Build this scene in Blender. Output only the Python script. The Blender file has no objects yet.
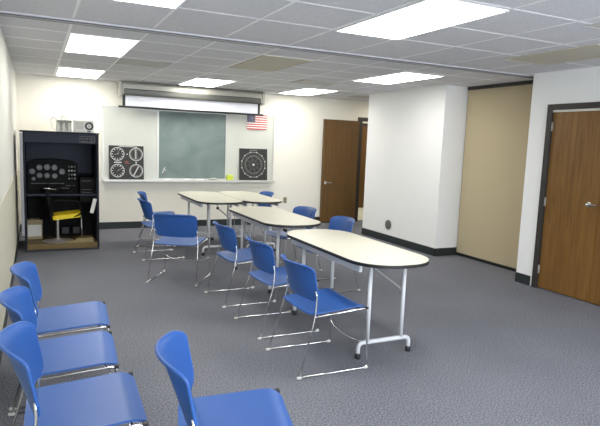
import bpy, bmesh, math, random
from mathutils import Vector, Matrix
random.seed(7)
scene = bpy.context.scene
col = scene.collection
PI = math.pi

# ------------------------------------------------------------------ materials
def new_mat(name):
    m = bpy.data.materials.new(name); m.use_nodes = True
    nt = m.node_tree
    return m, nt, nt.nodes['Principled BSDF']

def mat(name, colr, rough=.5, metal=0.0, noise=0.06, nscale=30, bump=0.0, bscale=200, coat=0, spec=.5):
    """plain colour broken up by a soft procedural noise"""
    m, nt, b = new_mat(name)
    N, L = nt.nodes, nt.links
    tc = N.new('ShaderNodeTexCoord'); nz = N.new('ShaderNodeTexNoise')
    nz.inputs['Scale'].default_value = nscale; nz.inputs['Detail'].default_value = 4
    L.new(tc.outputs['Object'], nz.inputs['Vector'])
    mx = N.new('ShaderNodeMix'); mx.data_type = 'RGBA'
    c = Vector(colr)
    mx.inputs[6].default_value = (*(c*(1-noise)), 1); mx.inputs[7].default_value = (*(c*(1+noise)), 1)
    L.new(nz.outputs['Fac'], mx.inputs[0]); L.new(mx.outputs[2], b.inputs['Base Color'])
    b.inputs['Roughness'].default_value = rough; b.inputs['Metallic'].default_value = metal
    b.inputs['Coat Weight'].default_value = coat
    b.inputs['Specular IOR Level'].default_value = spec
    if bump:
        n2 = N.new('ShaderNodeTexNoise'); n2.inputs['Scale'].default_value = bscale
        L.new(tc.outputs['Object'], n2.inputs['Vector'])
        bp = N.new('ShaderNodeBump'); bp.inputs['Strength'].default_value = bump; bp.inputs['Distance'].default_value = .002
        L.new(n2.outputs['Fac'], bp.inputs['Height']); L.new(bp.outputs['Normal'], b.inputs['Normal'])
    return m

def wood(name, c1, c2, rough=.35, scale=(14, 14, .7)):
    m, nt, b = new_mat(name); N, L = nt.nodes, nt.links
    tc = N.new('ShaderNodeTexCoord'); mp = N.new('ShaderNodeMapping'); mp.inputs['Scale'].default_value = scale
    nz = N.new('ShaderNodeTexNoise'); nz.inputs['Scale'].default_value = 2.2; nz.inputs['Detail'].default_value = 7
    nz.inputs['Distortion'].default_value = 1.2
    L.new(tc.outputs['Object'], mp.inputs['Vector']); L.new(mp.outputs['Vector'], nz.inputs['Vector'])
    r = N.new('ShaderNodeValToRGB'); r.color_ramp.elements[0].position = .32; r.color_ramp.elements[1].position = .7
    r.color_ramp.elements[0].color = (*c1, 1); r.color_ramp.elements[1].color = (*c2, 1)
    L.new(nz.outputs['Fac'], r.inputs[0]); L.new(r.outputs[0], b.inputs['Base Color'])
    b.inputs['Roughness'].default_value = rough
    return m

def carpet():
    m, nt, b = new_mat('carpet_blue_grey'); N, L = nt.nodes, nt.links
    tc = N.new('ShaderNodeTexCoord')
    n1 = N.new('ShaderNodeTexNoise'); n1.inputs['Scale'].default_value = 105; n1.inputs['Detail'].default_value = 4
    n2 = N.new('ShaderNodeTexNoise'); n2.inputs['Scale'].default_value = 1.3; n2.inputs['Detail'].default_value = 4
    L.new(tc.outputs['Object'], n1.inputs['Vector']); L.new(tc.outputs['Object'], n2.inputs['Vector'])
    r = N.new('ShaderNodeValToRGB')
    r.color_ramp.elements[0].position = .3; r.color_ramp.elements[1].position = .72
    r.color_ramp.elements[0].color = (.048, .050, .058, 1); r.color_ramp.elements[1].color = (.29, .295, .325, 1)
    L.new(n1.outputs['Fac'], r.inputs[0])
    mx = N.new('ShaderNodeMix'); mx.data_type = 'RGBA'; mx.blend_type = 'MULTIPLY'; mx.inputs[0].default_value = 1
    r2 = N.new('ShaderNodeValToRGB'); r2.color_ramp.elements[0].color = (.93, .93, .94, 1); r2.color_ramp.elements[1].color = (1.04, 1.04, 1.04, 1)
    r2.color_ramp.elements[0].position = .35; r2.color_ramp.elements[1].position = .65
    L.new(n2.outputs['Fac'], r2.inputs[0]); L.new(r.outputs[0], mx.inputs[6]); L.new(r2.outputs[0], mx.inputs[7])
    L.new(mx.outputs[2], b.inputs['Base Color'])
    b.inputs['Roughness'].default_value = .95; b.inputs['Specular IOR Level'].default_value = .15
    bp = N.new('ShaderNodeBump'); bp.inputs['Strength'].default_value = .5; bp.inputs['Distance'].default_value = .004
    L.new(n1.outputs['Fac'], bp.inputs['Height']); L.new(bp.outputs['Normal'], b.inputs['Normal'])
    return m

def ceiling_mat():
    m, nt, b = new_mat('acoustic_tile'); N, L = nt.nodes, nt.links
    tc = N.new('ShaderNodeTexCoord')
    n1 = N.new('ShaderNodeTexNoise'); n1.inputs['Scale'].default_value = 90; n1.inputs['Detail'].default_value = 4
    L.new(tc.outputs['Object'], n1.inputs['Vector'])
    r = N.new('ShaderNodeValToRGB'); r.color_ramp.elements[0].position = .3; r.color_ramp.elements[1].position = .62
    r.color_ramp.elements[0].color = (.61, .605, .62, 1); r.color_ramp.elements[1].color = (.73, .725, .74, 1)
    L.new(n1.outputs['Fac'], r.inputs[0]); L.new(r.outputs[0], b.inputs['Base Color'])
    b.inputs['Roughness'].default_value = .9; b.inputs['Specular IOR Level'].default_value = .1
    return m

def grooved(name, c, axis=1, period=.1):
    """vertical grooved panelling"""
    m, nt, b = new_mat(name); N, L = nt.nodes, nt.links
    tc = N.new('ShaderNodeTexCoord'); sp = N.new('ShaderNodeSeparateXYZ'); L.new(tc.outputs['Object'], sp.inputs[0])
    d = N.new('ShaderNodeMath'); d.operation = 'DIVIDE'; d.inputs[1].default_value = period
    L.new(sp.outputs[axis], d.inputs[0])
    fr = N.new('ShaderNodeMath'); fr.operation = 'FRACT'; L.new(d.outputs[0], fr.inputs[0])
    r = N.new('ShaderNodeValToRGB'); e = r.color_ramp.elements
    dark = tuple(x*.55 for x in c)
    e[0].position = 0; e[0].color = (*dark, 1); e[1].position = .09; e[1].color = (*c, 1)
    L.new(fr.outputs[0], r.inputs[0]); L.new(r.outputs[0], b.inputs['Base Color'])
    b.inputs['Roughness'].default_value = .6
    return m

def emis(name, c, s):
    m, nt, b = new_mat(name); N, L = nt.nodes, nt.links
    tc = N.new('ShaderNodeTexCoord'); nz = N.new('ShaderNodeTexNoise'); nz.inputs['Scale'].default_value = 3
    L.new(tc.outputs['Object'], nz.inputs['Vector'])
    mr = N.new('ShaderNodeMapRange'); mr.inputs['To Min'].default_value = s*.95; mr.inputs['To Max'].default_value = s*1.05
    L.new(nz.outputs['Fac'], mr.inputs['Value']); L.new(mr.outputs[0], b.inputs['Emission Strength'])
    b.inputs['Emission Color'].default_value = (*c, 1); b.inputs['Base Color'].default_value = (.8, .8, .8, 1)
    return m

def chalkboard_mat():
    m, nt, b = new_mat('chalkboard_green'); N, L = nt.nodes, nt.links
    tc = N.new('ShaderNodeTexCoord')
    n1 = N.new('ShaderNodeTexNoise'); n1.inputs['Scale'].default_value = 2.5; n1.inputs['Detail'].default_value = 9; n1.inputs['Distortion'].default_value = .6
    L.new(tc.outputs['Object'], n1.inputs['Vector'])
    r = N.new('ShaderNodeValToRGB'); e = r.color_ramp.elements
    e[0].position = .35; e[0].color = (.160, .210, .200, 1); e[1].position = .85; e[1].color = (.255, .310, .292, 1)
    L.new(n1.outputs['Fac'], r.inputs[0]); L.new(r.outputs[0], b.inputs['Base Color'])
    b.inputs['Roughness'].default_value = .75
    return m

M = {}
M['carpet'] = carpet()
M['tile'] = ceiling_mat()
M['tbar'] = mat('ceiling_bar_white', (.90, .90, .90), .5, nscale=8)
M['wall_cream'] = mat('wall_cream', (.84, .81, .71), .75, noise=.015, nscale=4, bump=.1)
M['wall_white'] = mat('wall_white', (.82, .82, .80), .75, noise=.015, nscale=4, bump=.1)
M['panelling'] = grooved('cream_panelling', (.76, .745, .67), 1, .2)
M['wainscot'] = grooved('wainscot', (.62, .595, .47), 1, .1)
M['baseboard'] = mat('baseboard_black', (.018, .024, .024), .45)
M['rail_cream'] = mat('rail_cream', (.62, .60, .52), .5)
M['track'] = mat('track_aluminium', (.62, .63, .67), .45, .1, noise=.02)
M['track_mid'] = mat('track_mid', (.26, .255, .25), .5)
M['track_dark'] = mat('track_dark', (.055, .055, .06), .5)
M['tan'] = mat('partition_tan', (.47, .395, .255), .85, noise=.08, nscale=60, bump=.25, bscale=400)
M['brown_dark'] = mat('header_dark_brown', (.030, .026, .022), .5)
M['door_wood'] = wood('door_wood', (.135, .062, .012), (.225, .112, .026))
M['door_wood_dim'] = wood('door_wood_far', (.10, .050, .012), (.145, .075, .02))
M['chrome'] = mat('chrome', (.72, .72, .72), .18, 1.0, noise=.02)
M['steel'] = mat('brushed_steel', (.6, .58, .54), .3, 1.0, noise=.03)
M['hinge'] = mat('hinge_steel', (.40, .39, .36), .5, .5)
M['base_grey'] = mat('base_grey', (.30, .29, .26), .4, .2)
M['blue'] = mat('blue_plastic', (.021, .090, .315), .40, noise=.04, nscale=20, bump=.08, bscale=300)
M['black'] = mat('black_plastic', (.015, .015, .016), .45)
M['laminate'] = mat('laminate_cream', (.66, .635, .515), .38, noise=.03, nscale=60)
M['edge_black'] = mat('edge_black', (.012, .012, .012), .4)
M['leg_grey'] = mat('painted_leg_grey', (.60, .61, .62), .35, noise=.02)
M['board_white'] = mat('board_offwhite', (.62, .63, .56), .5, noise=.03, nscale=6)
M['chalk'] = chalkboard_mat()
M['alu'] = mat('aluminium_frame', (.62, .62, .57), .4, .35)
M['screen_case'] = mat('screen_case', (.40, .385, .33), .4, .2)
M['case_shade'] = mat('case_shade_dark', (.10, .10, .085), .35, .3)  # shade on the lower half of the screen case, put into the colour
M['screen_white'] = mat('screen_white', (.88, .89, .95), .7, noise=.01)
M['poster'] = mat('poster_black', (.018, .018, .015), .55)
M['ink_white'] = mat('ink_white', (.58, .58, .54), .6, noise=.02)
M['ink_grey'] = mat('ink_grey', (.22, .23, .21), .6, noise=.05)
M['ink_dim'] = mat('ink_dim', (.075, .08, .072), .6, noise=.05)
M['ink_red'] = mat('ink_red', (.22, .06, .055), .6)
M['flag_red'] = mat('flag_red', (.60, .09, .09), .8)
M['flag_white'] = mat('flag_white', (.85, .82, .78), .8)
M['flag_blue'] = mat('flag_blue', (.05, .055, .13), .8)
M['lime'] = mat('lime_sponge', (.62, .72, .08), .8, nscale=60)
M['chalk_white'] = mat('chalk_stick', (.85, .85, .82), .9)
M['navy'] = mat('navy_panel', (.006, .008, .016), .6, spec=.25, noise=.1, nscale=6)
M['navy_light'] = mat('navy_header', (.014, .017, .030), .6, spec=.25, noise=.1, nscale=6)
M['navy_screen'] = mat('navy_backdrop', (.010, .017, .034), .5, spec=.25, noise=.15, nscale=4)
M['dash'] = mat('dash_black', (.004, .004, .0045), .7, spec=.15, noise=.2, nscale=30)
M['gauge_face'] = mat('gauge_face', (.075, .078, .078), .35, noise=.1)
M['lightgrey'] = mat('light_grey_edge', (.30, .30, .32), .5)
M['plywood'] = wood('plywood', (.11, .07, .018), (.18, .12, .035), .6, (2, 14, 14))
M['plywood_pale'] = wood('plywood_pale', (.22, .17, .075), (.30, .235, .11), .7, (3, 10, 10))
M['yellow'] = mat('yellow_vinyl', (.74, .56, .015), .45)
M['cardboard'] = mat('cardboard', (.30, .24, .14), .8)
M['paper'] = mat('paper', (.58, .57, .52), .8)
M['device_white'] = mat('device_white', (.70, .69, .62), .5)
M['device_grey'] = mat('device_grey', (.42, .41, .36), .5)
M['vent_tan'] = mat('vent_tan', (.58, .55, .44), .8, noise=.08, nscale=80)
M['vent_grey'] = mat('vent_grey', (.55, .54, .51), .8, noise=.08, nscale=80)
M['outlet'] = mat('outlet_ivory', (.40, .35, .23), .5)
M['disc_grey'] = mat('disc_grey', (.11, .11, .10), .5)
M['hall_floor'] = mat('hall_floor', (.74, .72, .62), .5)
M['diffuser'] = emis('light_diffuser', (1.0, .985, .94), 9.0)

# ------------------------------------------------------------------ helpers
def add_box(bm, lo, hi, bevel=0.0, mi=0):
    lo, hi = Vector(lo), Vector(hi)
    r = bmesh.ops.create_cube(bm, size=1, matrix=Matrix.Translation((lo+hi)/2) @ Matrix.Diagonal((*(hi-lo), 1)))
    vs = r['verts']; fs = set(f for v in vs for f in v.link_faces)
    for f in fs: f.material_index = mi
    if bevel:
        es = list(set(e for v in vs for e in v.link_edges))
        r2 = bmesh.ops.bevel(bm, geom=es, offset=bevel, segments=2, affect='EDGES', profile=.6)
        for f in r2['faces']: f.material_index = mi
        return
    return vs

def fillet(pts, rad, n=5, closed=False):
    pts = [Vector(p) for p in pts]; out = []
    for i, p in enumerate(pts):
        if not closed and i in (0, len(pts)-1): out.append(p); continue
        a, c = pts[i-1], pts[(i+1) % len(pts)]
        r = min(rad, (a-p).length*.48, (c-p).length*.48)
        p0 = p+(a-p).normalized()*r; p1 = p+(c-p).normalized()*r
        for k in range(n+1):
            t = k/n; out.append((1-t)**2*p0+2*t*(1-t)*p+t*t*p1)
    return out

def add_tube(bm, pts, r, n=8, mi=0, cap=True):
    pts = [Vector(p) for p in pts]
    T = []
    for i in range(len(pts)):
        a = pts[max(i-1, 0)]; b = pts[min(i+1, len(pts)-1)]; T.append((b-a).normalized())
    up = Vector((0, 0, 1)) if abs(T[0].z) < .9 else Vector((1, 0, 0))
    nrm = T[0].cross(up).normalized(); rings = []
    for i, p in enumerate(pts):
        nrm = (nrm-T[i]*nrm.dot(T[i])).normalized(); bi = T[i].cross(nrm)
        rr = r[i] if isinstance(r, (list, tuple)) else r
        rings.append([bm.verts.new(p+(nrm*math.cos(2*PI*k/n)+bi*math.sin(2*PI*k/n))*rr) for k in range(n)])
    for i in range(len(rings)-1):
        for k in range(n):
            f = bm.faces.new((rings[i][k], rings[i][(k+1) % n], rings[i+1][(k+1) % n], rings[i+1][k])); f.material_index = mi; f.smooth = True
    if cap:
        bm.faces.new(rings[0][::-1]).material_index = mi; bm.faces.new(rings[-1]).material_index = mi

def add_lathe(bm, prof, n=24, c=(0, 0, 0), mi=0, axis='z'):
    """profile of (radius, height) about an axis through c"""
    c = Vector(c); rings = []
    def P(r, h, a):
        if axis == 'z': return c+Vector((r*math.cos(a), r*math.sin(a), h))
        if axis == 'y': return c+Vector((r*math.cos(a), h, r*math.sin(a)))
        return c+Vector((h, r*math.cos(a), r*math.sin(a)))
    for r, h in prof: rings.append([bm.verts.new(P(max(r, 1e-4), h, 2*PI*k/n)) for k in range(n)])
    for i in range(len(rings)-1):
        for k in range(n):
            f = bm.faces.new((rings[i][k], rings[i][(k+1) % n], rings[i+1][(k+1) % n], rings[i+1][k])); f.material_index = mi; f.smooth = True
    bm.faces.new(rings[0][::-1]).material_index = mi; bm.faces.new(rings[-1]).material_index = mi

def add_prism(bm, outline, z0, z1, mi=0):
    a = [bm.verts.new((x, y, z0)) for x, y in outline]; b = [bm.verts.new((x, y, z1)) for x, y in outline]
    n = len(outline)
    bm.faces.new(a[::-1]).material_index = mi; bm.faces.new(b).material_index = mi
    for i in range(n):
        bm.faces.new((a[i], a[(i+1) % n], b[(i+1) % n], b[i])).material_index = mi

def add_ring(bm, c, r0, r1, y, n=36, mi=0, th=.002):
    """flat ring lying on an x-z plane, facing -y"""
    v = []
    for k in range(n):
        a = 2*PI*k/n
        v.append([bm.verts.new((c[0]+rr*math.cos(a), yy, c[1]+rr*math.sin(a))) for rr, yy in ((r0, y), (r0, y-th), (r1, y-th), (r1, y))])
    for k in range(n):
        A, B = v[k], v[(k+1) % n]
        for j in range(4):
            bm.faces.new((A[j], A[(j+1) % 4], B[(j+1) % 4], B[j])).material_index = mi

def add_strip(bm, p, q, w, y, th=.002, mi=0):
    """flat bar on an x-z plane from p to q"""
    p, q = Vector((p[0], 0, p[1])), Vector((q[0], 0, q[1])); d = (q-p).normalized(); s = Vector((-d.z, 0, d.x))*w/2
    lo = [p+s, q+s, q-s, p-s]
    a = [bm.verts.new((v.x, y, v.z)) for v in lo]; b = [bm.verts.new((v.x, y-th, v.z)) for v in lo]
    bm.faces.new(a).material_index = mi; bm.faces.new(b[::-1]).material_index = mi
    for i in range(4): bm.faces.new((a[i], b[i], b[(i+1) % 4], a[(i+1) % 4])).material_index = mi

def obj(name, bm, m, parent=None, smooth=None, loc=None):
    bmesh.ops.recalc_face_normals(bm, faces=bm.faces)
    me = bpy.data.meshes.new(name); bm.to_mesh(me); bm.free()
    for x in (m if isinstance(m, (list, tuple)) else [m]): me.materials.append(x)
    if smooth is not None:
        for p in me.polygons: p.use_smooth = True
        me.set_sharp_from_angle(angle=math.radians(smooth))
    o = bpy.data.objects.new(name, me); col.objects.link(o)
    if parent: o.parent = parent
    if loc: o.location = loc
    return o

def tag(o, label, cat, group=None, kind=None):
    o['label'] = label; o['category'] = cat
    if group: o['group'] = group
    if kind: o['kind'] = kind
    return o

def thing(name, label, cat, loc=(0, 0, 0), rotz=0, group=None, kind=None):
    o = bpy.data.objects.new(name, None); col.objects.link(o)
    o.location = loc; o.rotation_euler = (0, 0, rotz); o.empty_display_size = .1
    return tag(o, label, cat, group, kind)

def box_obj(name, lo, hi, m, parent=None, bevel=0.0):
    bm = bmesh.new(); add_box(bm, lo, hi, bevel); return obj(name, bm, m, parent)

def copy_tree(o, parent=None):
    kids = list(o.children)
    c = o.copy(); col.objects.link(c); c.parent = parent
    for ch in kids: copy_tree(ch, c)
    return c

def struct(name, bm, m, label, cat):
    return tag(obj(name, bm, m), label, cat, kind='structure')

# ------------------------------------------------------------------ the room
XL, YB, ZC = -.253, 9.63, 2.44
XR, YN0, YN1, XN = 5.19, 4.71, 6.22, 5.58      # right wall, niche, niche depth
YCF, XFAR, YFRONT = 8.2, 7.4, -2.2
bm = bmesh.new(); add_box(bm, (XL-.2, YFRONT-.2, -.1), (XFAR+.2, YB+.14, 0)); struct('floor', bm, M['carpet'], 'blue-grey speckled carpet covering the whole room', 'floor')
bm = bmesh.new(); add_box(bm, (XL-.2, YFRONT-.2, ZC), (XFAR+.2, YB+.14, ZC+.1)); struct('ceiling', bm, M['tile'], 'suspended ceiling of pale grey acoustic tiles', 'ceiling')
# back wall with the doorway
DX0, DX1, DZ = 5.93, 6.84, 2.07
bm = bmesh.new()
add_box(bm, (XL-.2, YB, 0), (DX0, YB+.14, ZC)); add_box(bm, (DX1, YB, 0), (XFAR+.2, YB+.14, ZC)); add_box(bm, (DX0, YB, DZ), (DX1, YB+.14, ZC))
struct('wall_back', bm, M['wall_cream'], 'cream painted far wall carrying the chalkboard', 'wall')
bm = bmesh.new(); add_box(bm, (XL-.2, YFRONT, 0), (XL, YB, ZC)); struct('wall_left', bm, M['panelling'], 'cream grooved panelling along the left side', 'wall')
bm = bmesh.new(); add_box(bm, (XL-.2, YFRONT-.2, 0), (XFAR+.2, YFRONT, ZC)); struct('wall_front', bm, M['wall_white'], 'plain wall behind the camera', 'wall')
# right wall: one stretch with the wooden door, the niche, the projecting block, the alcove
RY0, RY1 = 3.06, 4.42    # door opening
bm = bmesh.new()
add_box(bm, (XR, RY1, 0), (XN+.2, YN0, ZC)); add_box(bm, (XR, RY0, 2.02), (XR+.14, RY1, ZC)); add_box(bm, (XR, YFRONT, 0), (XR+.14, RY0, ZC))
struct('wall_right', bm, M['wall_white'], 'white wall around the wooden door on the right', 'wall')
bm = bmesh.new(); add_box(bm, (XR, YN1, 0), (XFAR, YCF, ZC)); struct('wall_block', bm, M['wall_white'], 'white projecting wall block between the niche and the open door', 'wall')
bm = bmesh.new(); add_box(bm, (XFAR, YCF, 0), (XFAR+.2, YB, ZC)); struct('wall_alcove', bm, M['wall_white'], 'white end wall of the alcove behind the projecting block', 'wall')
bm = bmesh.new(); add_box(bm, (XN+.06, YN0, 0), (XN+.2, YN1, ZC)); struct('wall_niche', bm, M['wall_white'], 'wall closing the back of the partition niche', 'wall')
# baseboards
bb = M['baseboard']; bh, bt = .115, .012
def baseboard(name, lo, hi, label):
    bm = bmesh.new(); add_box(bm, lo, hi, .003); struct(name, bm, bb, label, 'baseboard')
baseboard('baseboard_back', (XL, YB-bt, 0), (DX0-.1, YB, bh), 'black baseboard along the far wall')
baseboard('baseboard_left', (XL, YFRONT, 0), (XL+bt, YB-bt, bh), 'black baseboard along the left panelling')
baseboard('baseboard_right', (XR-bt, RY1+.075, 0), (XR, YN0, bh), 'short black baseboard between the niche and the wooden door')
baseboard('baseboard_near', (XR-bt, YFRONT, 0), (XR, RY0-.08, bh), 'black baseboard beyond the wooden door')
bm = bmesh.new(); add_box(bm, (XR-bt, YN1-bt, 0), (XR, YCF, bh), .003); add_box(bm, (XR-bt, YN1-bt, 0), (XN+.06, YN1, bh), .003)
struct('baseboard_block', bm, bb, 'black baseboard round the white projecting block', 'baseboard')
# chair rail on the left wall with darker panelling under it
bm = bmesh.new(); add_box(bm, (XL, YFRONT, bh), (XL+.007, YB, 1.0)); struct('trim_1', bm, M['wainscot'], 'yellowish grooved wainscot on the lower left wall', 'wainscot')
# ceiling grid of T bars
bm = bmesh.new()
xs = [.28+.61*k for k in range(0, 12)]
ysf = [3.91-.61*k for k in range(0, 10)]; ysb = [5.42, 6.02, 6.62, 7.37, 8.12, 8.72, 9.32]
for x in xs:
    add_box(bm, (x-.011, YFRONT, ZC-.0022), (x+.011, 4.73, ZC+.001)); add_box(bm, (x-.011, 4.89, ZC-.0022), (x+.011, YB, ZC+.001))
for y in ysf+ysb:
    add_box(bm, (XL, y-.011, ZC-.0020), (XFAR if y > YN1 else (XN+.06 if y > YN0 else XR), y+.011, ZC+.001))
struct('trim_2', bm, M['tbar'], 'white grid bars of the suspended ceiling', 'ceiling grid')
# partition track across the ceiling
bm = bmesh.new()
add_box(bm, (XL, 4.79, ZC-.010), (XN, 4.815, ZC+.001)); add_box(bm, (XL, 4.865, ZC-.018), (XN, 4.90, ZC+.001), 0, 2)
add_box(bm, (XL, 4.815, ZC-.006), (XN, 4.865, ZC+.001), 0, 1)
struct('trim_3', bm, [M['track'], M['track_dark'], M['track_mid']], 'long metal partition track crossing the ceiling', 'track')
# folded partition standing in the niche
t = thing('folding_partition', 'tan fabric folding partition closed up in the niche beside the white block', 'partition', (XN, (YN0+YN1)/2, 0))
hw = (YN1-YN0)/2
box_obj('panel', (-.0, -hw+.01, .045), (.045, hw-.015, 2.39), M['tan'], t, .004)
box_obj('bottom_seal', (.008, -hw+.01, .003), (.04, hw-.015, .045), M['black'], t)
box_obj('header', (-.012, -hw+.005, 2.39), (.05, hw-.015, 2.438), M['brown_dark'], t, .003)

# ------------------------------------------------------------------ doors
def lever(bm, c, d):
    """door lever: rose, spindle and handle; c on the face, d = unit pointing out of the face, along = +side"""
# right wooden double door (frame, two leaves)
dr = thing('door_1', 'brown wooden double door with dark frame in the right wall', 'door', (XR, RY1, 0), 0, None, 'structure')
bm = bmesh.new(); fw = .04
W = RY1-RY0
add_box(bm, (-.02, -.02, 0), (.1, fw, 2.085), .004); add_box(bm, (-.02, -W-fw, 0), (.1, -W+.02, 2.085), .004); add_box(bm, (-.02, -W+.02, 2.022), (.1, -.02, 2.085), .004)
obj('frame', bm, M['brown_dark'], dr)
for k, (y0, y1) in enumerate(((-.024, -.68), (-.684, -W+.024))):
    leaf = box_obj('leaf', (.012, y1, .012), (.052, y0, 2.0), M['door_wood'], dr, .002)
    bm = bmesh.new()
    yh = -.57 if k == 0 else -.80
    if k == 0:
        add_lathe(bm, [(.03, 0), (.03, -.006), (.012, -.008), (.012, -.045)], 16, (.012, yh, 1.03), axis='x')
        add_tube(bm, fillet([(-.030, yh, 1.03), (-.036, yh-.03, 1.033), (-.033, yh-.115, 1.03)], .02), .011)
        obj('handle', bm, M['chrome'], leaf, 40)
    for z in (.22, 1.0, 1.84):
        bm = bmesh.new(); yy = -.02 if k == 0 else -W+.02
        add_lathe(bm, [(.008, -.05), (.008, .05)], 10, (.004, yy, z)); add_box(bm, (.008, yy-.012, z-.048), (.013, yy+.012, z+.048))
        obj('hinge', bm, M['hinge'], leaf)
bm = bmesh.new(); add_box(bm, (-.002, -W+.02, 1.998), (.02, -.02, 2.022)); obj('head_gap', bm, M['alu'], dr)

# back doorway with the leaf folded open against the wall
db = thing('door_2', 'brown wooden door folded open flat against the far wall', 'door', (DX0, YB, 0), 0, None, 'structure')
bm = bmesh.new()
add_box(bm, (-.075, -.02, 0), (.03, .155, 2.115), .004); add_box(bm, (DX1-DX0-.03, -.02, 0), (DX1-DX0+.07, .155, 2.115), .004); add_box(bm, (.03, -.02, 2.045), (DX1-DX0-.03, .155, 2.115), .004)
obj('frame', bm, M['brown_dark'], db)
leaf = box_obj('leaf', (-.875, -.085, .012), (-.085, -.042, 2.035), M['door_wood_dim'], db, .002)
bm = bmesh.new()
add_lathe(bm, [(.03, 0), (.03, -.006), (.012, -.008), (.012, -.045)], 16, (-.80, -.085, .80+.0), axis='y')
add_tube(bm, fillet([(-.80, -.127, .80), (-.78, -.133, .802), (-.69, -.130, .80)], .02), .011)
obj('handle', bm, M['chrome'], leaf, 40)
for z in (.25, 1.02, 1.82):
    bm = bmesh.new(); add_lathe(bm, [(.008, -.05), (.008, .05)], 10, (-.08, -.05, z)); obj('hinge', bm, M['hinge'], leaf)

# corridor behind the doorway
bm = bmesh.new(); add_box(bm, (5.0, YB+.14, -.1), (9.2, 11.75, 0)); struct('floor_corridor', bm, M['hall_floor'], 'pale floor of the corridor beyond the open door', 'floor')
bm = bmesh.new(); add_box(bm, (5.0, 11.75, 0), (9.2, 11.9, ZC)); struct('wall_corridor', bm, M['wall_cream'], 'cream corridor wall beyond the open door', 'wall')
bm = bmesh.new(); add_box(bm, (4.86, YB+.14, 0), (5.0, 11.9, ZC)); add_box(bm, (9.2, YB+.14, 0), (9.34, 11.9, ZC)); struct('wall_corridor_end', bm, M['wall_cream'], 'end walls of the corridor', 'wall')
bm = bmesh.new(); add_box(bm, (4.86, YB+.14, ZC), (9.34, 11.9, ZC+.1)); struct('ceiling_corridor', bm, M['tile'], 'ceiling of the corridor', 'ceiling')
d3 = thing('door_3', 'brown wooden door across the corridor seen through the open doorway', 'door', (7.45, 11.75, 0), 0, None, 'structure')
bm = bmesh.new(); add_box(bm, (-.52, -.03, 0), (-.46, .0, 2.1), .003); add_box(bm, (.46, -.03, 0), (.52, .0, 2.1), .003); add_box(bm, (-.46, -.03, 2.03), (.46, .0, 2.1), .003); obj('frame', bm, M['brown_dark'], d3)
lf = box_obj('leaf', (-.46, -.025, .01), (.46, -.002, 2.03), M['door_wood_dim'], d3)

# ------------------------------------------------------------------ ceiling fixtures
def make_light(label):
    t = thing('ceiling_light', label, 'ceiling light', (0, 0, 0), 0, 'fluorescent ceiling lights')
    bm = bmesh.new(); w, l, b = .30, .60, .014
    add_box(bm, (-w, -l, -.008), (-w+b, l, .002)); add_box(bm, (w-b, -l, -.008), (w, l, .002))
    add_box(bm, (-w+b, -l, -.008), (w-b, -l+b, .002)); add_box(bm, (-w+b, l-b, -.008), (w-b, l, .002))
    obj('frame', bm, M['tbar'], t)
    box_obj('diffuser', (-w+b, -l+b, -.005), (w-b, l-b, .001), M['diffuser'], t)
    return t
LIGHTS = [((2.43, 3.32), 'largest, nearest ceiling light, above the near table'),
          ((.59, 3.32), 'ceiling light cut off by the top edge of the photo, left of the largest one'),
          ((.59, 6.0), 'larger of the two ceiling lights on the left, just behind the metal track'),
          ((.59, 8.76), 'small ceiling light in the far left corner, above the dark cabinet'),
          ((2.42, 8.62), 'ceiling light in front of the projection screen case'),
          ((4.25, 8.72), 'ceiling light near the far wall, between projection screen and open brown door'),
          ((4.25, 6.10), 'ceiling light next to the white projecting wall block')]
L0 = make_light(LIGHTS[0][1])
for i, ((x, y), lab) in enumerate(LIGHTS):
    o = L0 if i == 0 else copy_tree(L0)
    o.location = (x, y, ZC-.003); o['label'] = lab
VENTS = [((2.43, 6.02), (.285, .59), 'vent_tan', 'tan ceiling panel in the middle, behind the metal track'),
         ((1.2, 7.0), (.29, .30), 'vent_grey', 'grey ceiling panel between the left lights and the projection screen'),
         ((3.70, 7.35), (.29, .24), 'vent_grey', 'dark grey ceiling panel beside the light near the white block'),
         ((4.40, 3.62), (.29, .50), 'vent_tan', 'long tan ceiling panel above the wooden door on the right'),
         ((3.76, 2.45), (.29, .30), 'vent_grey', 'grey ceiling panel at the top right, right of the largest light'),
         ((5.42, 8.78), (.24, .12), 'vent_grey', 'small dark ceiling vent near the open door')]
for (x, y), (a, b), m, lab in VENTS:
    t = thing('ceiling_vent', lab, 'ceiling vent', (x, y, ZC-.003), 0, 'ceiling panels and vents')
    bm = bmesh.new(); f = .012
    add_box(bm, (-a, -b, -.005), (-a+f, b, .002)); add_box(bm, (a-f, -b, -.005), (a, b, .002)); add_box(bm, (-a+f, -b, -.005), (a-f, -b+f, .002)); add_box(bm, (-a+f, b-f, -.005), (a-f, b, .002))
    obj('frame', bm, M[m], t)
    box_obj('grille', (-a+f, -b+f, -.0025), (a-f, b-f, .001), M[m], t)

# ------------------------------------------------------------------ board wall
BY = YB
t = thing('chalkboard', 'wall-wide board with green chalkboard between two off-white panels', 'chalkboard', (2.53, BY, .78))
def bx(name, x0, x1, z0, z1, y0, y1, m, p=t, bev=0): return box_obj(name, (x0-2.53, y0, z0-.78), (x1-2.53, y1, z1-.78), m, p, bev)
bx('white_panel', 1.01, 1.87, .855, 2.01, -.022, -.001, M['board_white'])
bx('white_panel', 3.12, 4.005, .855, 2.01, -.022, -.001, M['board_white'])
bx('chalk_panel', 1.90, 3.09, .855, 2.01, -.020, -.001, M['chalk'])
bm = bmesh.new()
for x0, x1 in ((.985, 1.012), (1.868, 1.902), (3.088, 3.122), (4.003, 4.03)): add_box(bm, (x0-2.53, -.03, .065), (x1-2.53, -.001, 1.25))
add_box(bm, (.985-2.53, -.03, 1.228), (4.03-2.53, -.001, 1.26)); add_box(bm, (.985-2.53, -.028, .055), (4.03-2.53, -.001, .08))
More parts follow.
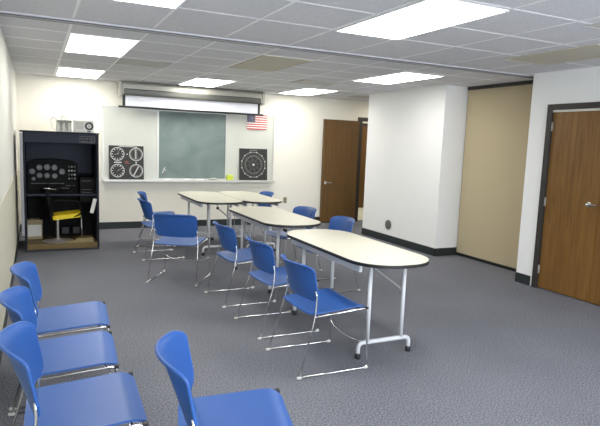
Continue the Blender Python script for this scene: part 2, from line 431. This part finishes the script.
obj('frame', bm, M['alu'], t)
bm = bmesh.new(); add_box(bm, (.98-2.53, -.105, .032), (4.035-2.53, -.001, .053), .004); add_box(bm, (.98-2.53, -.11, .024), (4.035-2.53, -.098, .061), .003)
obj('chalk_tray', bm, M['alu'], t)
# smudged chalk strokes on the panel
bm = bmesh.new()
random.seed(3)
for (px, pz) in ((1.96, .95),):
    add_strip(bm, (px-2.53, pz-.78+.0), (px-2.53+.05, pz-.78+.10), .02, -.020, .001); add_strip(bm, (px-2.53+.02, pz-.78+.07), (px-2.53+.07, pz-.78+.045), .015, -.020, .001)
obj('chalk_mark', bm, M['ink_white'], t)
TZ = .835
# chalk and sponge on the tray
for x, l, a, lab in ((2.05, .12, .1, 'white chalk stick on the tray at the left end of the green panel'), (2.38, .10, -.2, 'white chalk stick on the tray below the middle of the green panel'), (2.62, .14, .05, 'short white chalk stick right of the middle on the tray')):
    bm = bmesh.new(); add_tube(bm, [(-l/2, 0, 0), (-l/2+.006, 0, 0), (l/2-.006, 0, 0), (l/2, 0, 0)], [.007, .010, .010, .007], 10)
    o = obj('chalk_stick', bm, M['chalk_white'], loc=(x, BY-.06, TZ+.0085)); o.rotation_euler = (0, 0, a); tag(o, lab, 'chalk', 'chalk on the tray')
t = thing('board_eraser', 'dark felt eraser on the tray near the yellow-green sponge', 'eraser', (2.86, BY-.06, TZ-.002))
box_obj('felt', (-.065, -.022, 0), (.065, .022, .022), M['ink_grey'], t, .003); box_obj('grip', (-.065, -.024, .022), (.065, .024, .04), M['device_white'], t, .004)
bm = bmesh.new(); add_box(bm, (-.06, -.03, 0), (.06, .03, .10), .018); o = obj('sponge', bm, M['lime'], loc=(3.17, BY-.065, TZ-.002)); tag(o, 'yellow-green sponge on the chalk tray', 'sponge')
# four-dial instrument poster
def lean_board(name, label, x0, x1, h):
    t = thing(name, label, 'poster', ((x0+x1)/2, BY-.075, TZ+.001)); t.rotation_euler = (math.radians(-4.5), 0, 0)
    w = (x1-x0)/2
    box_obj('board', (-w, 0, 0), (w, .010, h), M['poster'], t, .001)
    return t, w
t, w = lean_board('instrument_poster', 'black poster board with four round white dials, left on the tray', 1.085, 1.645, .565)
for i, (cx, cz) in enumerate(((-.145, .425), (.155, .425), (-.145, .15), (.155, .15))):
    bm = bmesh.new(); add_ring(bm, (cx, cz), .100, .111, 0)
    for k in range(12 if i % 2 == 0 else 24):
        a = 2*PI*k/(12 if i % 2 == 0 else 24); r0 = .072 if i % 2 == 0 else .082
        add_strip(bm, (cx+r0*math.cos(a), cz+r0*math.sin(a)), (cx+.094*math.cos(a), cz+.094*math.sin(a)), .012 if i % 2 == 0 else .006, 0)
    d = obj('dial', bm, M['ink_white'], t)
    bm = bmesh.new()
    if i == 0: add_strip(bm, (cx-.05, cz-.01), (cx+.03, cz+.01), .010, 0); add_strip(bm, (cx, cz-.01), (cx+.02, cz+.05), .010, 0)
    if i == 1: add_strip(bm, (cx-.012, cz-.08), (cx-.012, cz+.08), .012, 0); add_strip(bm, (cx+.012, cz-.08), (cx+.012, cz+.08), .006, 0)
    if i == 2: add_strip(bm, (cx-.01, cz-.01), (cx+.05, cz+.03), .010, 0)
    if i == 3: add_strip(bm, (cx-.045, cz-.085), (cx+.04, cz+.075), .018, 0)
    obj('needle', bm, M['ink_white'] if i in (1, 3) else M['ink_grey'], d)
for x0, x1, z, ww in ((-.13, -.12, .535, .022), (-.11, .13, .552, .012), (.0, .02, .425, .018), (-.2, -.08, .287, .018), (.145, .165, .287, .03), (.14, .17, .542, .02)):
    bm = bmesh.new(); add_strip(bm, (x0, z), (x1, z), ww, 0); obj('caption', bm, M['ink_white'], t)
for x0, x1, z, ww in ((-.03, .03, .30, .022), (-.02, .05, .274, .016)):
    bm = bmesh.new(); add_strip(bm, (x0, z), (x1, z), ww, 0); obj('caption', bm, M['ink_red'], t)
# compass-rose poster
t, w = lean_board('compass_poster', 'black poster board with one round compass card, right on the tray', 3.35, 3.90, .585)
c = (0, .29)
bm = bmesh.new(); add_ring(bm, c, .222, .236, 0)
add_ring(bm, c, .15, .158, 0)
for k in range(36):
    a = 2*PI*k/36; add_strip(bm, (c[0]+.165*math.cos(a), c[1]+.165*math.sin(a)), (c[0]+.19*math.cos(a), c[1]+.19*math.sin(a)), .006, 0)
d = obj('dial', bm, M['ink_grey'], t)
bm = bmesh.new()
for k in range(8):
    a = 2*PI*k/8+.2; add_strip(bm, (c[0]+.04*math.cos(a), c[1]+.04*math.sin(a)), (c[0]+.145*math.cos(a), c[1]+.145*math.sin(a)), .014, 0)
add_ring(bm, c, .085, .095, 0)
obj('rose', bm, M['ink_dim'], d)
for k in range(12):
    a = 2*PI*k/12+.26; bm = bmesh.new(); add_strip(bm, (c[0]+.236*math.cos(a)-.012, c[1]+.236*math.sin(a)), (c[0]+.236*math.cos(a)+.012, c[1]+.236*math.sin(a)), .016, -.001); obj('bearing_mark', bm, M['ink_white'], d)
bm = bmesh.new(); add_ring(bm, c, .001, .022, -.001, 16); obj('centre_mark', bm, M['ink_white'], d)
bm = bmesh.new(); add_strip(bm, (-.07, .555), (.07, .555), .012, 0); obj('caption', bm, M['ink_grey'], t)
# flag
t = thing('flag', 'small striped flag with blue starred canton hung on the board', 'flag', (3.675, BY-.04, 2.04))
nx, nz, fw_, fh_ = 30, 13, .385, .27
bm = bmesh.new(); g = []
for j in range(nz+1):
    g.append([bm.verts.new((-fw_/2+fw_*i/nx, -.006*math.sin(i*.6+j*.2)-.004, -fh_*j/nz)) for i in range(nx+1)])
for j in range(nz):
    for i in range(nx):
        f = bm.faces.new((g[j][i], g[j][i+1], g[j+1][i+1], g[j+1][i])); f.smooth = True
        can = i < 12 and j < 7
        f.material_index = (2 if not (i % 2 == 1 and j in (1, 3, 5)) else 2) if can else (0 if j % 2 == 0 else 1)
obj('cloth', bm, [M['flag_red'], M['flag_white'], M['flag_blue']], t)
bm = bmesh.new()
for j in range(9):
    for i in range(6 if j % 2 == 0 else 5):
        x = -fw_/2+.014+(i+(0 if j % 2 == 0 else .5))*.026; z = -.012-j*.0158
        vs = [bm.verts.new((x+(.007 if k % 2 == 0 else .003)*math.sin(2*PI*k/10), -.0145, z+(.007 if k % 2 == 0 else .003)*math.cos(2*PI*k/10))) for k in range(10)]
        bm.faces.new(vs)
st = obj('stars', bm, M['flag_white'], t); st['kind'] = 'stuff'
bm = bmesh.new(); add_tube(bm, [(-fw_/2-.01, -.004, .0), (fw_/2+.01, -.004, .0)], .004); obj('rod', bm, M['device_white'], t)

# projection screen
t = thing('projection_screen', 'pull-down projection screen with metal case above the chalkboard', 'projection screen', (2.465, 9.40, 2.215))
bm = bmesh.new()
prof = [(-.085, .02), (-.085, .17), (-.06, .205), (.06, .205), (.085, .17), (.085, .02), (.06, .0), (-.06, .0)]
a = [bm.verts.new((-1.195, y, z)) for y, z in prof]; b = [bm.verts.new((1.195, y, z)) for y, z in prof]
bm.faces.new(a); bm.faces.new(b[::-1])
for i in range(8): bm.faces.new((a[i], a[(i+1) % 8], b[(i+1) % 8], b[i]))
obj('case', bm, M['screen_case'], t)
bm = bmesh.new(); add_box(bm, (-1.19, -.09, -.004), (1.19, -.03, .115), .03); obj('case_shade', bm, M['case_shade'], t)  # added dark strip that paints the case's lower half as shaded
for s in (-1, 1):
    bm = bmesh.new(); add_box(bm, (s*1.222-.022, -.09, -.01), (s*1.222+.022, .09, .21), .006); add_box(bm, (s*1.222-.012, -.02, .20), (s*1.222+.012, .03, .223)); e = obj('end_cap', bm, M['device_grey'], t)
    bm = bmesh.new(); add_box(bm, (s*1.222-.012, .085, .10), (s*1.222+.012, .226, .16)); obj('bracket', bm, M['device_grey'], t)
bm = bmesh.new(); add_box(bm, (-1.145, -.003, -.17), (1.145, .0, .02)); sc_ = obj('screen_sheet', bm, M['screen_white'], t)
for s in (-1, 1):
    bm = bmesh.new(); add_box(bm, (s*1.166-.022, -.004, -.17), (s*1.166+.022, .001, .02)); obj('border', bm, M['black'], sc_)
bm = bmesh.new(); add_tube(bm, [(-1.25, -.002, -.185), (1.25, -.002, -.185)], .017, 10); obj('weight_bar', bm, M['black'], t)

# wall outlet and round cover
t = thing('wall_outlet', 'ivory-brown wall outlet plate under the board, left of the open door', 'outlet', (4.31, YB, .455))
box_obj('plate', (-.038, -.007, -.06), (.038, 0, .06), M['outlet'], t, .003)
for z in (-.022, .022):
    bm = bmesh.new(); add_lathe(bm, [(.015, -.008), (.015, -.0055)], 12, (0, 0, z), axis='y'); obj('socket', bm, M['black'], t)
t = thing('wall_disc', 'round grey cover plate low on the white projecting block', 'cover plate', (XR, 7.41, .285))
bm = bmesh.new(); add_lathe(bm, [(.078, -.001), (.078, -.012), (.066, -.02)], 28, axis='x'); obj('rim', bm, M['disc_grey'], t, 40)
bm = bmesh.new(); add_lathe(bm, [(.045, -.018), (.045, -.026), (.02, -.030)], 20, axis='x'); obj('hub', bm, M['disc_grey'], t, 40)

# ------------------------------------------------------------------ folding tables
TL, TW, TH = 1.60, .64, .74
def rrect(l, w, r, n=10):
    o = []
    for cx, cy, a0 in ((w/2-r, l/2-r, 0), (-w/2+r, l/2-r, PI/2), (-w/2+r, -l/2+r, PI), (w/2-r, -l/2+r, 3*PI/2)):
        for k in range(n+1):
            a = a0+PI/2*k/n; o.append((cx+r*math.cos(a), cy+r*math.sin(a)))
    return o
def make_table(label):
    t = thing('folding_table', label, 'table', (0, 0, 0), 0, 'oblong folding tables')
    r = .285
    bm = bmesh.new(); add_prism(bm, rrect(TL-.008, TW-.008, r-.004), TH-.022, TH); obj('tabletop', bm, M['laminate'], t, 40)
    bm = bmesh.new()
    o1, o0 = rrect(TL, TW, r), rrect(TL-.01, TW-.01, r-.005)
    rings = [[bm.verts.new((x, y, z)) for x, y in o] for o, z in ((o0, TH-.026), (o1, TH-.024), (o1, TH-.003), (o0, TH-.0005))]
    n = len(o1)
    for i in range(3):
        for k in range(n): bm.faces.new((rings[i][k], rings[i][(k+1) % n], rings[i+1][(k+1) % n], rings[i+1][k]))
    bm.faces.new(rings[0][::-1])
    obj('edge_band', bm, M['edge_black'], t, 40)
    for s in (-1, 1):
        box_obj('side_rail', (s*.255-.012, -.58, TH-.085), (s*.255+.012, .58, TH-.026), M['leg_grey'], t, .003)
    for e in (-1, 1):
        y = e*(TL/2-.25)
        for s in (-1, 1):
            bm = bmesh.new(); add_tube(bm, [(s*.15, y, .118), (s*.15, y, TH-.04)], .0155, 12); obj('leg', bm, M['leg_grey'], t)
        bm = bmesh.new(); add_tube(bm, fillet([(-.225, y, .025), (-.225, y, .115), (.225, y, .115), (.225, y, .025)], .06, 6), .0165, 12); fb = obj('foot_bar', bm, M['leg_grey'], t)
        for s in (-1, 1):
            bm = bmesh.new(); add_lathe(bm, [(.021, 0), (.022, .004), (.021, .034), (.018, .04)], 14, (s*.225, y, 0)); obj('foot_cap', bm, M['black'], fb, 40)
        for s in (1,):
            bm = bmesh.new(); add_tube(bm, fillet([(s*.15, y, .47), (s*.14, y-e*.05, .50), (s*.06, y-e*.30, .60), (s*.06, y-e*.36, TH-.05)], .06), .008, 8)
            br = obj('brace', bm, M['leg_grey'], t)
            bm = bmesh.new(); add_box(bm, (s*.06-.012, y-e*.30-.03, .585), (s*.06+.012, y-e*.30+.03, .615), .004); obj('brace_lock', bm, M['black'], br)
    return t
T0 = make_table('nearest oblong folding table with cream top, closest to the camera')
TABS = [((2.325, 3.84, 0), 0, None),
        ((2.385, 5.68, 0), 0, 'middle oblong folding table, end to end with the nearest one'),
        ((2.235, 7.68, 0), 0, 'far oblong folding table on the left of the two pushed side by side'),
        ((2.852, 7.70, 0), 0, 'far oblong folding table on the right of the two pushed side by side')]
for i, (p, rz, lab) in enumerate(TABS):
    o = T0 if i == 0 else copy_tree(T0)
    o.location = p; o.rotation_euler.z = rz
    if i == 3: o.scale.x = .92
    if lab: o['label'] = lab

# ------------------------------------------------------------------ chairs
def shell(bm, P, nu, nv, th, flip=1):
    """closed shell from a mid surface P(u,v), u,v in [-1,1]"""
    us = [math.sin(PI/2*(2*i/nu-1)) for i in range(nu+1)]; vs = [math.sin(PI/2*(2*j/nv-1)) for j in range(nv+1)]
    e = 1e-3
    A, B = [], []
    for u in us:
        ra, rb = [], []
        for v in vs:
            p = P(u, v); uu, vv = max(-.995, min(.995, u)), max(-.995, min(.995, v))
            n = (P(uu+e, vv)-P(uu-e, vv)).cross(P(uu, vv+e)-P(uu, vv-e))
            n = n.normalized() if n.length > 1e-12 else Vector((0, 0, 1))
            ra.append(bm.verts.new(p+n*th/2)); rb.append(bm.verts.new(p-n*th/2))
        A.append(ra); B.append(rb)
    for i in range(nu):
        for j in range(nv):
            bm.faces.new((A[i][j], A[i+1][j], A[i+1][j+1], A[i][j+1])); bm.faces.new((B[i][j], B[i][j+1], B[i+1][j+1], B[i+1][j]))
    rim = [(i, 0) for i in range(nu)]+[(nu, j) for j in range(nv)]+[(i, nv) for i in range(nu, 0, -1)]+[(0, j) for j in range(nv, 0, -1)]
    for k in range(len(rim)):
        (i, j), (i2, j2) = rim[k], rim[(k+1) % len(rim)]
        bm.faces.new((A[i][j], B[i][j], B[i2][j2], A[i2][j2]))

def seat_P(u, v):
    x = .035+.225*u
    half = .238
    lim = 1.0; rc = .06
    d = abs(x-.035)-(.225-rc)
    if d > 0: half = half-rc+math.sqrt(max(rc*rc-d*d, 0)) if u < 0 else half-.035+math.sqrt(max(rc*rc-d*d, 0))*.035/rc
    y = half*v
    z = .448-.010*(1-v*v)*(1-u*u*.5)-.030*(.20-x)/.40
    if x > .19: z -= 6.0*(x-.19)**2
    if x < -.13: z += 1.2*(x+.13)**2
    return Vector((x, y, z))
def back_P(u, v):
    # u: -1 bottom .. 1 top ; v: side to side
    hz, zc, half = .120, .622, .232
    z = zc+hz*u
    rc = .038 if u > 0 else .055
    d = abs(z-zc)-(hz-rc)
    if d > 0: half = half-rc+math.sqrt(max(rc*rc-d*d, 0))
    y = half*v
    k = (y/.232)**2; h = (u+1)*.5
    x = -.122-.046*h-(.045+.045*h)*(1-k)
    lip = max(0, (u-.70)/.30)
    x -= .016*lip*lip
    z += .012*h*(1-k)
    return Vector((x, y, z))
def make_chair(label):
    t = thing('stacking_chair', label, 'chair', (0, 0, 0), 0, 'blue stacking chairs')
    bm = bmesh.new(); shell(bm, seat_P, 22, 14, .009); obj('seat', bm, M['blue'], t, 50)
    bm = bmesh.new(); shell(bm, back_P, 18, 20, .010)
    per = [back_P(1, q/12) for q in range(-12, 13)]+[back_P(1-q/10, 1) for q in range(1, 21)]
    per = [back_P(1-q/10, -1) for q in range(20, 0, -1)]+per
    cl = [per[0]]
    for p in per[1:]:
        if (p-cl[-1]).length > .006: cl.append(p)
    add_tube(bm, cl, .0075, 8); obj('backrest', bm, M['blue'], t, 50)
    for s in (-1, 1):
        bm = bmesh.new()
        # runner, front leg, seat rail; then rear leg running on up behind the back
        add_tube(bm, fillet([(-.275, s*.272, .009), (.262, s*.272, .009), (.250, s*.250, .432), (-.155, s*.247, .402)], .028, 5), .0062, 8)
        add_tube(bm, fillet([(-.262, s*.272, .009), (-.150, s*.249, .400), (-.136, s*.238, .52), (-.142, s*.232, .575)], .08, 6), .0058, 8)
        fr = obj('side_frame', bm, M['chrome'], t)
        for x in (-.275, .24):
            bm = bmesh.new(); add_lathe(bm, [(.0085, -.015), (.0095, -.010), (.0095, .012), (.0085, .016)], 10, (x+.01, s*.272, .0095), axis='x'); obj('glide', bm, M['paper'], fr)
        bm = bmesh.new(); add_box(bm, (.238, s*.251-.010, .422), (.260, s*.251+.010, .440), .004); obj('rail_cap', bm, M['black'], fr)
    bm = bmesh.new(); add_tube(bm, fillet([(.256, -.261, .21), (.235, -.20, .175), (.225, 0, .155), (.235, .20, .175), (.256, .261, .21)], .1, 5), .0045, 8)
    obj('stretcher', bm, M['chrome'], t)
    bm = bmesh.new()
    for x, z in ((-.12, .403), (.20, .424)): add_tube(bm, [(x, -.247, z+.002), (x, -.20, z), (x, .20, z), (x, .247, z+.002)], .0055, 8)
    obj('under_bar', bm, M['chrome'], t)
    return t
R = math.radians
CH = [((1.805, 3.385), 0, 'blue plastic chair on the left side of the nearest table, closest of that side'),
      ((1.825, 4.17), 1, 'second blue chair along the left side, beside the far half of the nearest table'),
      ((1.81, 5.06), 2, 'blue plastic chair on the left side of the middle table, beside its near half'),
      ((1.42, 5.97), 58, 'blue plastic chair turned with its back to the camera left of the tables'),
      ((1.45, 7.28), 3, 'blue plastic chair behind the turned-away chair, facing the far tables'),
      ((1.59, 8.15), -11, 'farthest blue plastic chair on the left, partly hidden behind another chair back'),
      ((2.84, 5.18), 180, 'blue plastic chair on the right side of the middle table, nearest the white block'),
      ((2.84, 6.09), 188, 'blue plastic chair on the right side behind the far end of the middle table'),
      ((3.13, 8.12), 182, 'far blue plastic chair behind the right end of the two far tables'),
      ((.13, 3.57), -3, 'farthest of the three blue chairs against the left wall'),
      ((.10, 2.96), -3, 'middle of the three blue chairs against the left wall'),
      ((.128, 2.345), -2, 'nearest of the three blue chairs against the left wall'),
      ((.668, 1.985), -13, 'blue plastic chair alone in the foreground, its back to the wall row')]
C0 = make_chair(CH[0][2])
for i, ((x, y), a, lab) in enumerate(CH):
    o = C0 if i == 0 else copy_tree(C0)
    o.location = (x, y, 0); o.rotation_euler.z = R(a); o['label'] = lab

# ------------------------------------------------------------------ flight simulator cabinet
t = thing('simulator_cabinet', 'dark navy flight trainer cabinet with open front and instrument panel', 'cabinet', (.29, 7.90, 0))
W2, D, H = .475, .90, 1.56
box_obj('side_panel', (-W2+.035, .0, .03), (-W2+.06, D, H-.001), M['navy'], t, .003)
box_obj('side_panel', (W2-.03, .0, .03), (W2, D, H-.001), M['navy'], t, .003)
box_obj('edge_strip', (-W2, -.004, .22), (-W2+.034, .03, H-.01), M['lightgrey'], t, .003)
box_obj('back_panel', (-W2+.035, D-.02, .03), (W2, D, H), M['navy'], t)
box_obj('top_panel', (-W2-.0, -.012, H), (W2+.005, D, H+.022), M['navy'], t, .003)
hd = box_obj('header', (-W2+.06, -.006, H-.125), (W2-.03, .015, H), M['navy_light'], t, .002)
bm = bmesh.new()
for x0, x1, z in ((.255, .285, -.04), (.30, .345, -.04), (.36, .40, -.04), (.26, .31, -.075), (.325, .34, -.075), (.36, .405, -.075)): add_strip(bm, (x0, H+z-.02), (x1, H+z-.02), .012, -.006)
for a, b in (((.24, -.03), (.42, -.03)), ((.24, -.112), (.42, -.112)), ((.24, -.03), (.24, -.112)), ((.42, -.03), (.42, -.112))): add_strip(bm, (a[0], H+a[1]), (b[0], H+b[1]), .006, -.006)
obj('header_plate', bm, M['ink_dim'], hd)
# base with plywood deck
box_obj('base', (-W2+.035, .0, .0), (W2, D, .03), M['black'], t, .003)
box_obj('deck', (-W2+.06, -.012, .03), (W2-.03, D-.02, .10), M['plywood'], t, .003)
# backdrop screen and dashboard
bm = bmesh.new(); add_box(bm, (-W2+.06, .74, 1.0), (W2-.03, .76, H-.01)); obj('backdrop', bm, M['navy_screen'], t)
bm = bmesh.new()
out = [(-.405, .70), (.24, .70), (.24, 1.14), (.18, 1.17)]+[(-.10+.25*math.cos(a), 1.17+.03*math.sin(a)) for a in [PI*k/8 for k in range(1, 8)]]+[(-.36, 1.15), (-.405, 1.11)]
a = [bm.verts.new((x, .48, z)) for x, z in out]; b = [bm.verts.new((x, .74, z)) for x, z in out]
bm.faces.new(a); bm.faces.new(b[::-1])
for i in range(len(out)): bm.faces.new((a[i], b[i], b[(i+1) % len(out)], a[(i+1) % len(out)]))
ds = obj('dashboard', bm, M['dash'], t)
for (gx, gz, gr) in ((-.34, 1.03, .040), (-.25, 1.085, .040), (-.155, 1.09, .042), (-.06, 1.085, .040), (.035, 1.03, .042), (-.25, .975, .038), (-.155, .975, .038), (-.06, .97, .038), (-.325, .93, .026)):
    bm = bmesh.new(); add_lathe(bm, [(gr, .0), (gr, -.010), (gr*.8, -.012), (gr*.78, -.006)], 18, (gx, .48, gz), axis='y'); g = obj('gauge', bm, M['gauge_face'], ds)
    bm = bmesh.new(); a_ = random.uniform(0, 6); add_strip(bm, (gx, gz), (gx+gr*.7*math.cos(a_), gz+gr*.7*math.sin(a_)), .006, .470); obj('needle', bm, M['ink_grey'], g)
for k in range(12):
    sx, sz = .125+(k % 3)*.036, 1.10-(k//3)*.055
    bm = bmesh.new(); add_box(bm, (sx-.010, .468, sz-.010), (sx+.010, .481, sz+.010), .002); obj('switch', bm, M['ink_white'] if k in (3, 4, 8) else (M['ink_grey'] if k % 2 else M['ink_dim']), ds)
for (x0, x1, z) in ((-.36, .06, .865), (.08, .20, .835), (.02, .12, .80)):
    bm = bmesh.new(); add_strip(bm, (x0, z), (x1, z), .010, .48); obj('dashboard_trim', bm, M['ink_dim'], ds)
# right console and yoke
box_obj('side_console', (.25, .25, .62), (W2-.032, .74, .96), M['dash'], t, .006)
for z in (.92, .80, .76):
    bm = bmesh.new(); add_strip(bm, (.27, z), (.40, z), .008, .25); obj('console_switch_row', bm, M['ink_dim'], t)
box_obj('cross_bar', (-.41, .03, .735), (W2-.031, .06, .76), M['navy_light'], t, .003)
bm = bmesh.new(); add_tube(bm, [(.0, .48, .82), (.0, .30, .82)], .016, 10); add_tube(bm, fillet([(-.15, .27, .88), (-.15, .30, .78), (0, .30, .80), (.15, .30, .78), (.15, .27, .88)], .05), .013, 8)
obj('control_yoke', bm, M['dash'], t)
box_obj('lower_panel', (-.40, .60, .10), (W2-.03, .62, .70), M['dash'], t)
for s_ in (0, .14):
    bm = bmesh.new(); add_box(bm, (.02+s_, .42, .16), (.11+s_, .44, .25), .004); add_tube(bm, [(.065+s_, .43, .2), (.065+s_, .60, .22)], .010); obj('rudder_pedal', bm, M['black'], t)
# paper on the right jamb
bm = bmesh.new(); add_box(bm, (-.024, -.002, -.10), (.024, .002, .10)); o = obj('paper_sheet', bm, M['paper'], loc=(.690, 7.895, .60)); o.rotation_euler = (R(-4), R(14), 0)
tag(o, 'narrow white paper hung at the right side of the cabinet opening', 'paper')
# pedestal chair with yellow seat, turned to the right
t = thing('pedestal_chair', 'black swivel chair with yellow seat on a round steel base in the cabinet', 'chair', (.25, 8.10, .1005))
bm = bmesh.new(); add_lathe(bm, [(.195, 0), (.195, .006), (.12, .020), (.035, .034), (.022, .05)], 32); obj('base', bm, M['base_grey'], t, 35)
bm = bmesh.new(); add_lathe(bm, [(.022, .04), (.022, .295), (.07, .300), (.07, .312)], 18); obj('pedestal', bm, M['steel'], t, 35)
bm = bmesh.new()
def cush(u, v):
    h = .20*math.sqrt(max(0, 1-max(0, abs(u)-.75)**2*6)); return Vector((.10+.185*u, h*v, .358+.02*u+.012*(1-u*u)*(1-v*v)))
shell(bm, cush, 14, 12, .055); obj('cushion', bm, M['yellow'], t, 50)
bm = bmesh.new(); shell(bm, lambda u, v: Vector((-.115-.055*(u+1)*.5+.05*v*v, .19*v*math.sqrt(1-.35*max(0, u)**2), .52+.21*u)), 12, 12, .05); obj('backrest', bm, M['dash'], t, 50)
for y in (-.215, .215):
    bm = bmesh.new(); add_tube(bm, fillet([(-.10, y, .42), (-.06, y, .585), (.26, y, .57), (.30, y, .40), (.12, y*.8, .322)], .06), .010, 8); obj('arm', bm, M['dash'], t)
bm = bmesh.new(); add_tube(bm, fillet([(-.165, -.16, .735), (-.02, -.10, .715), (.05, 0, .71), (-.02, .10, .715), (-.165, .16, .735)], .06), .009, 8); obj('grab_rail', bm, M['chrome'], t)
bm = bmesh.new(); add_tube(bm, [(.295, -.05, .345), (.305, -.05, .012)], .009, 8); obj('support_tube', bm, M['steel'], t)
# cardboard box with white label on the deck
t = thing('cardboard_box', 'tan cardboard box with a white label on the left of the cabinet deck', 'box', (-.04, 8.40, .1005))
bm = bmesh.new(); add_box(bm, (-.10, -.10, 0), (.10, .16, .235), .004); obj('carton', bm, M['cardboard'], t)
bm = bmesh.new(); add_box(bm, (-.105, -.112, .232), (.105, .165, .25), .004); add_prism(bm, [(-.08, -.10), (.09, -.10), (.06, .10), (-.05, .10)], .25, .268); obj('lid', bm, M['cardboard'], t)
bm = bmesh.new(); add_box(bm, (-.082, -.104, .04), (.088, -.1005, .20)); obj('label_sheet', bm, M['paper'], t)
# loose plywood pieces lying at the right front of the deck
bm = bmesh.new(); add_prism(bm, [(-.19, -.09), (.16, -.07), (.175, .02), (.10, .15), (.02, .05), (-.12, -.03)], 0, .03); o = obj('plywood_offcut', bm, M['plywood_pale'], loc=(.53, 7.99, .1005)); tag(o, 'broken pale plywood piece lying on the right front of the cabinet deck', 'plywood piece')
bm = bmesh.new(); add_prism(bm, [(-.12, -.06), (.12, -.05), (.10, .07), (-.08, .06)], 0, .02); o = obj('plywood_offcut', bm, M['plywood_pale'], loc=(.565, 7.99, .1315)); o.rotation_euler = (0, 0, .25); tag(o, 'smaller plywood piece stacked on the broken plywood in the cabinet', 'plywood piece')
# devices on top of the cabinet
ZT = H+.0225
t = thing('electronic_unit', 'white open electronic unit with dark wiring, left on top of the cabinet', 'device', (.355, 8.20, ZT))
box_obj('chassis', (-.10, -.07, 0), (.095, .09, .022), M['device_white'], t, .003)
box_obj('back_plate', (-.10, .07, .022), (.095, .08, .16), M['device_white'], t, .002)
box_obj('connector_strip', (-.085, -.05, .125), (.09, .07, .155), M['ink_grey'], t, .004)
for x in (-.075, -.01, .06): 
    bm = bmesh.new(); add_lathe(bm, [(.022, .022), (.022, .075), (.015, .085), (.010, .126)], 12, (x, -.02, 0)); obj('coil', bm, M['device_white'], t, 40)
bm = bmesh.new(); add_tube(bm, fillet([(-.09, 0, .15), (-.12, 0, .20), (-.17, .01, .17), (-.15, 0, .05), (-.095, 0, .015)], .05), .006, 8)
add_tube(bm, fillet([(-.03, 0, .15), (-.04, 0, .215), (.01, 0, .22), (.02, 0, .15)], .04), .007, 8); obj('cable', bm, M['device_white'], t)
t = thing('fan_unit', 'beige metal box with a round black fan, right on top of the cabinet', 'device', (.60, 8.20, ZT))
box_obj('case', (-.125, -.07, 0), (.125, .10, .165), M['device_white'], t, .004)
bm = bmesh.new()
for k in range(6): add_box(bm, (-.11, -.073, .05+k*.016), (-.005, -.069, .058+k*.016))
obj('grille', bm, M['device_grey'], t)
bm = bmesh.new(); add_ring(bm, (.065, .088), .030, .056, -.07, 28, 0, .006); f = obj('fan_ring', bm, M['black'], t)
bm = bmesh.new(); add_lathe(bm, [(.018, -.078), (.018, -.070)], 14, (.065, 0, .088), axis='y')
obj('fan_hub', bm, M['device_grey'], f)
bm = bmesh.new(); add_box(bm, (.04, -.074, .006), (.085, -.069, .022), .002); obj('socket', bm, M['black'], t)

# ------------------------------------------------------------------ light
def area(name, loc, rot, sx, sy, e, c):
    l = bpy.data.lights.new(name, 'AREA'); l.shape = 'RECTANGLE'; l.size = sx; l.size_y = sy; l.energy = e; l.color = c
    o = bpy.data.objects.new(name, l); o.location = loc; o.rotation_euler = rot; col.objects.link(o); return o
area('daylight_behind', (2.6, -2.0, 1.5), (R(97), 0, 0), 4.8, 1.5, 190, (.82, .89, 1.0))
area('room_light_near', (1.8, -.2, 2.40), (0, 0, 0), 2.4, 1.2, 60, (.93, .96, 1.0))
area('corridor_light', (7.3, 10.7, 2.38), (0, 0, 0), 1.2, .6, 22, (1, .95, .82))
area('alcove_light', (6.3, 8.95, 2.41), (0, 0, 0), .6, .6, 6, (1, .95, .84))
w = bpy.data.worlds.new('world'); scene.world = w; w.use_nodes = True
w.node_tree.nodes['Background'].inputs[0].default_value = (.5, .55, .62, 1); w.node_tree.nodes['Background'].inputs[1].default_value = .05

# ------------------------------------------------------------------ camera
F, PITCH, ROLL, YAW, HC = 550.16, .125656, .038462, .449301, 1.5481
fv = Vector((math.sin(YAW)*math.cos(PITCH), math.cos(YAW)*math.cos(PITCH), -math.sin(PITCH)))
r0 = Vector((math.cos(YAW), -math.sin(YAW), 0)); u0 = r0.cross(fv)
rv = r0*math.cos(ROLL)+u0*math.sin(ROLL); uv = -r0*math.sin(ROLL)+u0*math.cos(ROLL)
cd = bpy.data.cameras.new('camera'); cam = bpy.data.objects.new('camera', cd); col.objects.link(cam)
mw = Matrix.Identity(4)
for i, v in enumerate((rv, uv, -fv)):
    for k in range(3): mw[k][i] = v[k]
mw.translation = (0, 0, HC)
cam.matrix_world = mw
cd.sensor_width = 36; cd.lens = F/600*36; cd.clip_start = .05
scene.camera = cam
scene.view_settings.view_transform = 'Standard'
scene.view_settings.look = 'None'
scene.view_settings.exposure = 0.38
